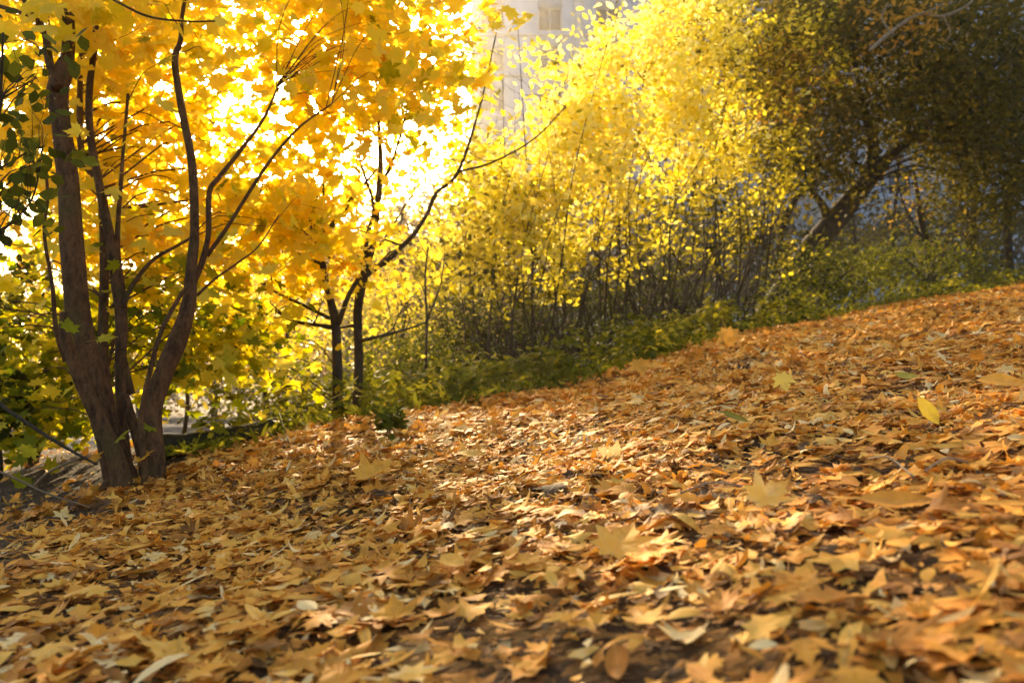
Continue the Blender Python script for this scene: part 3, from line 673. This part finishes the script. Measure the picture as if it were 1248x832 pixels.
shrub("tallest lemon yellow shrub, right of the building, with upright stems", 760, 405, 9.4, (-60, 70), [(780, 150, 90, 100, 8.9, 10.2, 125, .82), (800, 30, 100, 70, 8.9, 10.4, 90, .84), (740, 290, 70, 60, 9, 10.2, 50, .66)], BH, 10, top=260, seed=3)
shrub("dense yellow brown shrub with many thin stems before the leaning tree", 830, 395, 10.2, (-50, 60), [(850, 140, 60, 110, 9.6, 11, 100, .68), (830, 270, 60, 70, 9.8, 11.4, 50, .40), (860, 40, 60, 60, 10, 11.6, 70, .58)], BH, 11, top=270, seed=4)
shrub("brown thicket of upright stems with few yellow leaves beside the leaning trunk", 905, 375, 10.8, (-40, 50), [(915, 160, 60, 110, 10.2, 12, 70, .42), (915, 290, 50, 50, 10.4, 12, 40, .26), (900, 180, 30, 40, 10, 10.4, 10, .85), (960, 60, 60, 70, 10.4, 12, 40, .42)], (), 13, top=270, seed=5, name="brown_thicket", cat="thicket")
# pale hanging stems catching the sun
for i, (x0, y0, y1, lb_) in enumerate([(893, 165, 265, "left"), (913, 195, 250, "right")]):
    pass
# leaning old tree
tree("leaning_tree", "old dark tree with a thick trunk leaning right over the undergrowth", "tree", 12.6,
     [[(940, 392, 52), (962, 350, 38), (988, 305, 30), (1010, 277, 29), (1040, 240, 25), (1064, 212, 20), (1090, 185, 13), (1120, 160, 11), (1160, 118, 9), (1205, 84, 7), (1260, 50, 5)],
      [(1054, 222, 18), (1063, 197, 16), (1063, 172, 15), (1062, 165, 13), (1050, 120, 8), (1040, 60, 5), (1045, 0, 4)], [(1010, 277, 13), (1003, 252, 10), (990, 232, 7), (975, 200, 7), (965, 140, 5), (960, 60, 4)],
      [(968, 345, 14), (950, 300, 10), (965, 250, 7), (990, 215, 5), (1010, 180, 3)], [(1105, 175, 8), (1110, 130, 6), (1120, 70, 4), (1118, 10, 3)], [(1175, 105, 6), (1210, 110, 4), (1250, 100, 3)]],
     [(960, 70, 100, 90, 11.2, 14, 125, .50), (1060, 70, 120, 90, 11.2, 14.4, 145, .42), (1180, 80, 110, 90, 11.2, 14.6, 150, .30), (980, 190, 70, 60, 11.2, 13.0, 50, .40), (1210, 190, 80, 80, 12.2, 14, 90, .32), (1060, -30, 240, 50, 11, 15, 60, .5), (960, 100, 50, 60, 11, 11.6, 14, .9), (1100, 18, 70, 18, 10.4, 11, 5, .95)],
     'olive', 'dark', 70, .30, .7, .10, grown=9, hole=[(1110, 235, 40, 22), (880, 110, 16, 16), (1025, 85, 24, 18), (1085, 65, 30, 16), (1130, 125, 22, 16), (970, 170, 18, 16), (1080, 180, 14, 14), (985, 112, 14, 12)], tw=.4, maxlen=4, tvar=.14)
lt = [o for o in COL.objects if o.name == "leaning_tree"][0]
for pl in ([(1060, 62, 5), (1085, 40, 5), (1120, 18, 4.5), (1150, 20, 4), (1180, 6, 3), (1190, -10, 2)], [(1120, 18, 3), (1145, 8, 2.5), (1165, -6, 2)], [(1085, 40, 3), (1075, 22, 2.5), (1082, 4, 1.5)], [(1150, 20, 2.5), (1158, 40, 2), (1152, 52, 1.2)]):
    s = stem_px(pl, 10.4, .1); mb = MB(); mb.tube(s[:, :3], s[:, 3], 6, .05); mb.build("branch", M['pale'], lt)  # sunlight on these branches put into a paler bark colour than the trunk's
far = [
    ("broken_tree", "small russet leaved tree beyond the undergrowth right of the leaning trunk", 14.5, [(1135, 350, 9), (1130, 300, 8), (1122, 265, 8), (1118, 235, 5), (1112, 200, 3)], [(1115, 240, 26, 40, 14, 15.4, 9, .84), (1150, 290, 24, 26, 14, 15.4, 6, .78)], 'olive', 20, .055),
    ("thin_tree", "thin dark tree second from the right edge beyond the undergrowth", 15.5, [(1190, 350, 9), (1186, 280, 8), (1192, 200, 7), (1200, 120, 5), (1205, 40, 3)], [(1190, 150, 50, 90, 15, 17, 40, .34), (1180, 270, 50, 40, 15, 17, 20, .42)], 'olive', 24, .06),
    ("thin_tree", "thin dark tree standing nearest the right edge of the photo", 14.6, [(1232, 340, 11), (1228, 270, 9), (1240, 200, 7), (1236, 120, 5), (1250, 50, 3)], [(1230, 200, 50, 100, 14, 16, 60, .30), (1240, 60, 50, 60, 14, 16, 40, .3)], 'olive', 24, .06),
    ("thin_tree", "slender dark tree behind the russet one, half hidden in the olive leaves", 19, [(1085, 350, 6), (1088, 280, 5), (1095, 200, 4), (1090, 120, 3)], [(1080, 300, 50, 36, 18, 21, 26, .5), (1090, 130, 50, 50, 18, 20, 22, .4)], 'olive', 20, .07),
    ("thin_tree", "pair trunked thin tree seen under the leaning trunk", 18, [(1040, 350, 6), (1042, 290, 5), (1038, 240, 4), (1045, 180, 3)], [(1040, 310, 40, 26, 17, 19, 16, .5)], 'olive', 16, .07),
    ("bare_tree", "pale bare tree with orange remnants left of the slender dark tree", 13, [(345, 510, 6), (348, 440, 6), (352, 360, 5), (345, 300, 4), (350, 240, 3)], [(350, 400, 45, 60, 12, 14, 46, .62), (340, 320, 45, 40, 12, 14, 22, .66)], 'maple', 16, .06),
    ("bare_tree", "bare twiggy tree with peach coloured leaves behind the thin curved sapling", 15, [(292, 500, 6), (296, 440, 6), (300, 380, 5), (294, 320, 4), (300, 270, 3)], [(300, 400, 40, 46, 14, 16, 50, .66), (300, 330, 45, 50, 14, 16, 26, .6)], 'maple', 16, .06),
    ("bare_tree", "twiggy tree with small brown leaves between the slender tree and the white sky", 12, [(490, 510, 7), (488, 430, 6), (495, 360, 5), (486, 300, 4), (492, 250, 3)], [(490, 350, 55, 60, 11, 13, 50, .62), (480, 270, 40, 40, 11, 13, 18, .68), (500, 430, 60, 50, 11, 13, 40, .4)], 'maple', 14, .05),
    ("bare_tree", "brown twiggy tree filling the gap left of the yellow shrubs", 14, [(545, 500, 7), (548, 430, 6), (540, 370, 5), (552, 310, 4), (548, 260, 3)], [(545, 380, 45, 60, 13, 15, 50, .45), (550, 300, 40, 30, 13, 15, 10, .6), (560, 440, 60, 40, 13, 15, 40, .3)], 'lemon', 16, .05),
    ("far_tree", "tall faint yellow tree across the road at far left", 26, [(60, 500, 10), (62, 420, 8), (58, 330, 6), (64, 240, 4)], [(60, 300, 80, 110, 24, 28, 90, .5)], 'maple', 20, .12),
    ("far_tree", "faint golden tree across the road between the maple's stems", 28, [(170, 490, 9), (172, 420, 8), (168, 340, 6), (175, 260, 4)], [(170, 290, 70, 90, 26, 30, 80, .6)], 'maple', 20, .12),
    ("far_tree", "faint orange tree across the road right of the maple's stems", 30, [(262, 475, 8), (260, 420, 7), (264, 350, 6), (260, 280, 4)], [(262, 330, 60, 80, 28, 32, 80, .66)], 'maple', 20, .13),
    ("far_tree", "distant orange tree between the two slim dark trees", 24, [(425, 500, 7), (424, 430, 6), (428, 370, 5), (424, 300, 3)], [(425, 380, 60, 60, 23, 26, 70, .62)], 'maple', 18, .10),
]
for (nm, lbl, Y, st, reg, mt, per, sz) in far:
    x0 = st[2][0]; br = [[(x0, st[2][1], st[2][2] * .5), (x0 + 18, st[2][1] - 40, st[2][2] * .3), (x0 + 30, st[2][1] - 80, 1.2)], [(st[1][0], st[1][1], st[1][2] * .5), (x0 - 20, st[1][1] - 50, st[1][2] * .3), (x0 - 32, st[1][1] - 100, 1.2)]]
    tree(nm, lbl, "tree", Y, [st] + br, reg, mt, 'dark', per * 2, .3 * (1 + .8 * (Y > 20)), .7, sz * 1.25, group="trees beyond the slope", tw=.7, maxlen=6, twr=.008, grown=14 if 'bare' in nm else 7)

# dark evergreen-ish bushes behind the shrubs (fill under the crowns)
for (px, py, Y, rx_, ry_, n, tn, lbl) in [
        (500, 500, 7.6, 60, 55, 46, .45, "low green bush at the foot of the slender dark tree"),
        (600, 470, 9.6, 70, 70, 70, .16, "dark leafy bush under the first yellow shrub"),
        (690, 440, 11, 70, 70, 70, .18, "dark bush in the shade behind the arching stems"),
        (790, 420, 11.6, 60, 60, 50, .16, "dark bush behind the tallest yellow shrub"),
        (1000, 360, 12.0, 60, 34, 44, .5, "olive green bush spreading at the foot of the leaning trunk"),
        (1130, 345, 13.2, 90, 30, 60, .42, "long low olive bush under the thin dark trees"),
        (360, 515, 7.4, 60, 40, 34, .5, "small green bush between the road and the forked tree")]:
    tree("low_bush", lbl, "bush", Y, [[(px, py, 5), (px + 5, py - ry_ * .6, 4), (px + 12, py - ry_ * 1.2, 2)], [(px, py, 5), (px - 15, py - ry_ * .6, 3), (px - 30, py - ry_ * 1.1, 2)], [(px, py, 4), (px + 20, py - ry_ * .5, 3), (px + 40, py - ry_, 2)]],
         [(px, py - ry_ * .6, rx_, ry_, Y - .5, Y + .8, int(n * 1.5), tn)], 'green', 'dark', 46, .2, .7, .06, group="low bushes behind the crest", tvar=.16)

# far woods beyond the road and behind the shrubs, one mass
lb = LB()
Cw, Tw = clumps_px([(120, 400, 300, 60, 44, 54, 130, .55), (420, 370, 160, 90, 34, 44, 260, .6), (540, 370, 110, 90, 30, 40, 260, .5), (520, 270, 60, 40, 40, 50, 20, .66),
                    (700, 340, 180, 80, 36, 44, 220, .2), (900, 320, 160, 50, 34, 42, 130, .16), (1150, 310, 160, 36, 34, 42, 90, .18), (280, 462, 320, 16, 50, 56, 260, .2)])
fill(lb, T_ROUND, Cw, Tw, 60, 1.0, .8, .26, tilt=1.0, tvar=.16)
tag(lb.build("far_woods", M['woods']), "blurred brown and gold woods far beyond the slope", "woods", kind='stuff')

# ------------------------------------------------------------------ undergrowth on the crest
lb = LB(); ls = MB(); n = 2300
x = R.uniform(-2.0, 9.5, n); yy = crest(x) + .15 * np.sin(5 * x) + R.uniform(-.3, 2.6, n)
x2 = x; dens = np.clip(.45 + .6 * np.sin(2.1 * x2 + 1.3 * yy) * np.sin(1.7 * yy - 1.1 * x2 + 2) + .3 * np.sin(6 * x2), .05, 1) * np.where(x2 > 4, .6, 1.0); ok = R.rand(n) < dens; x, yy = x[ok], yy[ok]
hgt = R.uniform(.06, .46, len(x)) * np.where(x < .2, .8, 1.0) * np.where(x > 4, .7, 1.0)
for xi, yi, h in zip(x, yy, hgt):
    z0 = float(H(xi, yi)); lean = R.normal(0, .12, 2); k = int(8 + h * 45)
    t = R.rand(k) ** .7; r = .02 + .11 * (1 - .5 * t); a = R.rand(k) * 6.28
    pos = np.c_[xi + lean[0] * t * 2 + np.cos(a) * r, yi + lean[1] * t * 2 + np.sin(a) * r, z0 + .03 + h * t]
    lb.add(T_MAPLE if R.rand() < .25 else (T_ROUND if R.rand() < .5 else T_OVAL), pos, np.c_[np.cos(a) * .7 + R.normal(0, .3, k), np.sin(a) * .7 + R.normal(0, .3, k), np.ones(k)], R.uniform(.04, .085, k), np.full(k, .58 + R.normal(0, .18)) + R.normal(0, .08, k), curl=.8)
tag(lb.build("undergrowth", M['green']), "mass of low green weeds along the crest behind the fallen leaves", "undergrowth", kind='stuff')
lb = LB(); n = 5200
x = R.uniform(-2.2, 9.5, n); yy = crest(x) + R.uniform(-.35, 2.4, n); z0 = H(x, yy)
a = R.rand(n) * 6.28; nr = np.c_[np.cos(a), np.sin(a), R.uniform(.0, .5, n)]
lb.add(T_STRIP, np.c_[x, yy, z0 + .07], nr, R.uniform(.12, .30, n) * .6, np.clip(.55 + R.normal(0, .2, n), 0, 1), curl=1.4, yaw=R.normal(PI / 2 * 0, .35, n))
tag(lb.build("grass", M['green']), "thin green and straw coloured grass blades on the crest", "grass", kind='stuff')
# individual seedlings that stand out
for (px, py, w, hpx, tn, lbl) in [
        (655, 470, 90, 48, .62, "broad leafy green seedling in front of the arching yellow shrub"),
        (600, 480, 50, 44, .60, "bright green seedling left of the big leafy one"),
        (820, 425, 50, 40, .78, "yellow green seedling at the foot of the tallest shrub"),
        (872, 405, 46, 36, .86, "seedling with yellowish top leaves just behind the propped maple leaf"),
        (735, 440, 44, 30, .6, "small green seedling between two brown leaf tufts"),
        (474, 530, 30, 24, .35, "small dark green plant sprouting through the leaf carpet"),
        (935, 385, 50, 34, .68, "green seedling under the brown thicket"),
        (1040, 365, 44, 36, .62, "green seedling below the leaning trunk's foot"),
        (430, 505, 40, 34, .5, "green seedling at the base of the two slim dark trees"),
        (560, 492, 40, 40, .55, "green seedling behind the orange leaf on edge")]:
    g = ground_hit(px, py + 6); Yp = min(g[1], float(crest(g[0])) + .25)
    bs = P(px, py, Yp); bs[2] = H(bs[0], bs[1]); sc_ = Yp / F
    root = empty("seedling", bs); tag(root, lbl, "seedling", "seedlings along the crest")
    mb = MB(); lb = LB()
    for q in range(7):
        dx = R.uniform(-.5, .5) * w * sc_; hh_ = hpx * sc_ * R.uniform(.7, 1.25)
        top = bs + np.array([dx, R.uniform(-.1, .1), hh_]); s = spline([[*(bs - [0, 0, .02]), .003], [*((bs + top) / 2 + [0, 0, .05]), .0022], [*top, .0012]], 4)
        mb.tube(s[:, :3], s[:, 3], 4, cap=False)
        c = s[R.randint(4, len(s), 16), :3] + R.normal(0, .035, (16, 3))
        lb.add(T_MAPLE if q % 2 else T_OVAL, c, np.c_[R.normal(0, .5, 16), R.normal(-.3, .5, 16), np.ones(16)], R.uniform(.045, .075, 16), np.full(16, tn) + R.normal(0, .08, 16), curl=.6)
    mb.build("stalk", M['twig'], root); lb.build("leaves", M['green'], root)

# ------------------------------------------------------------------ log and fallen sticks
mb = MB(); a = P(172, 560, 5.1); b = P(340, 520, 5.35)
pts_ = []
for t in np.linspace(0, 1, 9):
    p = a * (1 - t) + b * t; p[2] = H(p[0], p[1]) + .06 + .012 * math.sin(7 * t); pts_.append([*p, .085 - .02 * t + .006 * math.sin(11 * t)])
s = spline(pts_, 4); mb.tube(s[:, :3], s[:, 3], 14, .08)
tag(mb.build("fallen_log", M['moss']), "dark mossy log lying on the bank right of the maple's foot", "log")
for (pl, Y, w, lbl, mt) in [([(-30, 465, 5), (0, 492, 5), (40, 520, 5), (80, 545, 4), (118, 566, 3)], 3.3, 1, "long dark dead branch sloping down towards the maple's foot", 'dark'),
                        ([(42, 592, 3), (60, 575, 3), (92, 560, 2.5), (110, 556, 2)], 3.3, 1, "short curved dead twig under the long sloping branch", 'twig'),
                        ([(-10, 570, 3), (30, 588, 3), (60, 602, 2.5), (110, 618, 2)], 3.0, 1, "thin dead twig resting on the bare soil at the lower left", 'twig')]:
    s = stem_px(pl, Y, -.1); mb = MB(); mb.tube(s[:, :3], s[:, 3], 6, .1)
    tag(mb.build("dead_branch", M[mt]), lbl, "dead branch")
for (x0, y0, x1, y1, lbl) in [(1060, 588, 1115, 618, "thin pale twig crossing the sunlit patch of leaves"), (1128, 612, 1180, 598, "thin pale twig meeting the crossing one at a point"), (340, 530, 352, 552, "tiny dark twig sticking up from the litter near the log"), (830, 640, 905, 620, "slender straw coloured stalk lying left of the cream maple leaf")]:
    a = ground_hit(x0, y0); b = ground_hit(x1, y1); m = (a + b) / 2
    rows = [[p[0], p[1], float(H(p[0], p[1])) + zz, .0022] for p, zz in ((a, .06), (m, .075), (b, .055))]
    if "sticking" in lbl: rows[0][2] += .09; rows[1][2] += .03
    s = spline(rows, 5); mb = MB(); mb.tube(s[:, :3], s[:, 3], 5)
    tag(mb.build("twig", M['pale' if 'pale' in lbl or 'straw' in lbl else 'dark']), lbl, "twig")

# ------------------------------------------------------------------ apartment building
BY = 62.0
x_left = float(P(574, 100, BY)[0]); x_right = x_left + 62
bld = empty("apartment_building", (x_left, BY, -1.5)); tag(bld, "pale tall apartment building glimpsed above the yellow shrubs", "building")
zb = -2.0; zt = 44.0
colw = 4.6; rows_z = []
zw = float(P(600, 137, BY)[2]) - 3.3 * 8
floors = [zw + 3.3 * i for i in range(2, 15) if zw + 3.3 * i + 1.9 < zt - 1 and zw + 3.3 * i > 9]
cols = [x_left + .75 + colw * j for j in range(13)]
wins = [(c, f) for c in cols for f in floors]
# wall as strips round the openings (front), plus the other sides
mb = MB(); T_ = .35; ww, wh = 1.9, 1.9
xs = [x_left]
for c in cols: xs += [c, c + ww]
xs.append(x_right)
for i in range(len(xs) - 1):
    if i % 2 == 0: mb.box(xs[i], xs[i + 1], BY, BY + T_, zb, zt)
    else:
        z = zb
        for f in floors: mb.box(xs[i], xs[i + 1], BY, BY + T_, z, f); z = f + wh
        mb.box(xs[i], xs[i + 1], BY, BY + T_, z, zt)
mb.box(x_left, x_left + T_, BY + T_, BY + 14, zb, zt); mb.box(x_right - T_, x_right, BY + T_, BY + 14, zb, zt); mb.box(x_left + T_, x_right - T_, BY + 13.6, BY + 14, zb, zt)
mb.build("wall", M['wall'], bld, False)
mb = MB(); mb.box(x_left - .3, x_right + .3, BY - .3, BY + 14.3, zt, zt + .5); mb.build("roof", M['roof'], bld, False)
for c in cols[1::2]:
    mb = MB(); mb.box(c + ww + .9, c + ww + 1.7, BY - .55, BY - .003, zb, zt - .1); mb.build("pilaster", M['rib'], bld, False)
bandx = (x_left + .02, x_right - .02)
for f in floors[::1]:
    mb = MB(); mb.box(bandx[0], bandx[1], BY - .08, BY - .003, f - .45, f - .25); mb.build("string_course", M['rib'], bld, False)
wcount = 0; rest = []
for c, f in wins:
    pyv = f
    if wcount >= 99:
        rest.append((c, f)); continue
    wcount += 1
    mb = MB(); y0, y1 = BY + .12, BY + .20
    mb.box(c, c + .09, y0, y1, f, f + wh); mb.box(c + ww - .09, c + ww, y0, y1, f, f + wh); mb.box(c + .09, c + ww - .09, y0, y1, f, f + .09); mb.box(c + .09, c + ww - .09, y0, y1, f + wh - .09, f + wh)
    mb.box(c + ww * .48, c + ww * .48 + .08, y0, y1, f + .09, f + wh - .09)
    fr = mb.build("window", M['frame'], bld, False)
    mb = MB(); mb.box(c + .05, c + ww - .05, BY + .21, BY + .23, f + .05, f + wh - .05); g = mb.build("pane", M['glass']); g.parent = fr; g.matrix_parent_inverse = fr.matrix_world.inverted()

if rest:
    mb = MB()
    for c, f in rest: mb.box(c + .003, c + ww - .003, BY + .2, BY + .23, f + .003, f + wh - .003)
    tag(mb.build("windows", M['glass'], bld, False), kind='stuff')

# ------------------------------------------------------------------ light
SUN_EL, SUN_AZ = math.radians(23), math.radians(-13)   # azimuth measured from +Y, negative to the left
sd = Vector((math.sin(SUN_AZ) * math.cos(SUN_EL), math.cos(SUN_AZ) * math.cos(SUN_EL), math.sin(SUN_EL)))
sl = bpy.data.lights.new("sun", 'SUN'); sl.energy = 5.0; sl.angle = math.radians(.53); sl.color = (1.0, .80, .52)
so = bpy.data.objects.new("sun", sl); COL.objects.link(so); so.rotation_euler = sd.to_track_quat('Z', 'Y').to_euler(); so.location = (0, 0, 30)
w = bpy.data.worlds.new("World"); sc.world = w; w.use_nodes = True; nt = w.node_tree; nt.nodes.clear()
sky = nt.nodes.new("ShaderNodeTexSky"); sky.sky_type = 'NISHITA'; sky.sun_disc = False
sky.sun_elevation = SUN_EL; sky.sun_rotation = SUN_AZ; sky.air_density = 1.0; sky.dust_density = 4.0; sky.ozone_density = 1.0
bg = nt.nodes.new("ShaderNodeBackground"); bg.inputs[1].default_value = .15; wo = nt.nodes.new("ShaderNodeOutputWorld")
nt.links.new(sky.outputs[0], bg.inputs[0]); nt.links.new(bg.outputs[0], wo.inputs[0])

sc.view_settings.view_transform = 'Standard'; sc.view_settings.look = 'None'; sc.view_settings.gamma = 1; sc.view_settings.exposure = 1.42
sc.view_settings.use_white_balance = True; sc.view_settings.white_balance_temperature = 7400
cy = sc.cycles; cy.max_bounces = 7; cy.diffuse_bounces = 4; cy.glossy_bounces = 2; cy.transmission_bounces = 4; cy.volume_bounces = 1; cy.transparent_max_bounces = 4
cy.use_denoising = True; cy.use_adaptive_sampling = True; cy.adaptive_threshold = .02; cy.sample_clamp_indirect = 6; cy.caustics_reflective = False; cy.caustics_refractive = False
sc.render.use_persistent_data = False

mb = MB(); mb.box(-150, 150, -25, 130, -4, 46.5)
hm = bpy.data.materials.new("haze_air"); hm.use_nodes = True; nt = hm.node_tree; nt.nodes.clear()
ho = nt.nodes.new("ShaderNodeOutputMaterial"); pv = nt.nodes.new("ShaderNodeVolumePrincipled")
pv.inputs['Color'].default_value = (.95, .90, .82, 1); pv.inputs['Density'].default_value = .0009; pv.inputs['Anisotropy'].default_value = .72
nt.links.new(pv.outputs[0], ho.inputs['Volume'])
tag(mb.build("haze", hm, smooth=False), kind='stuff')
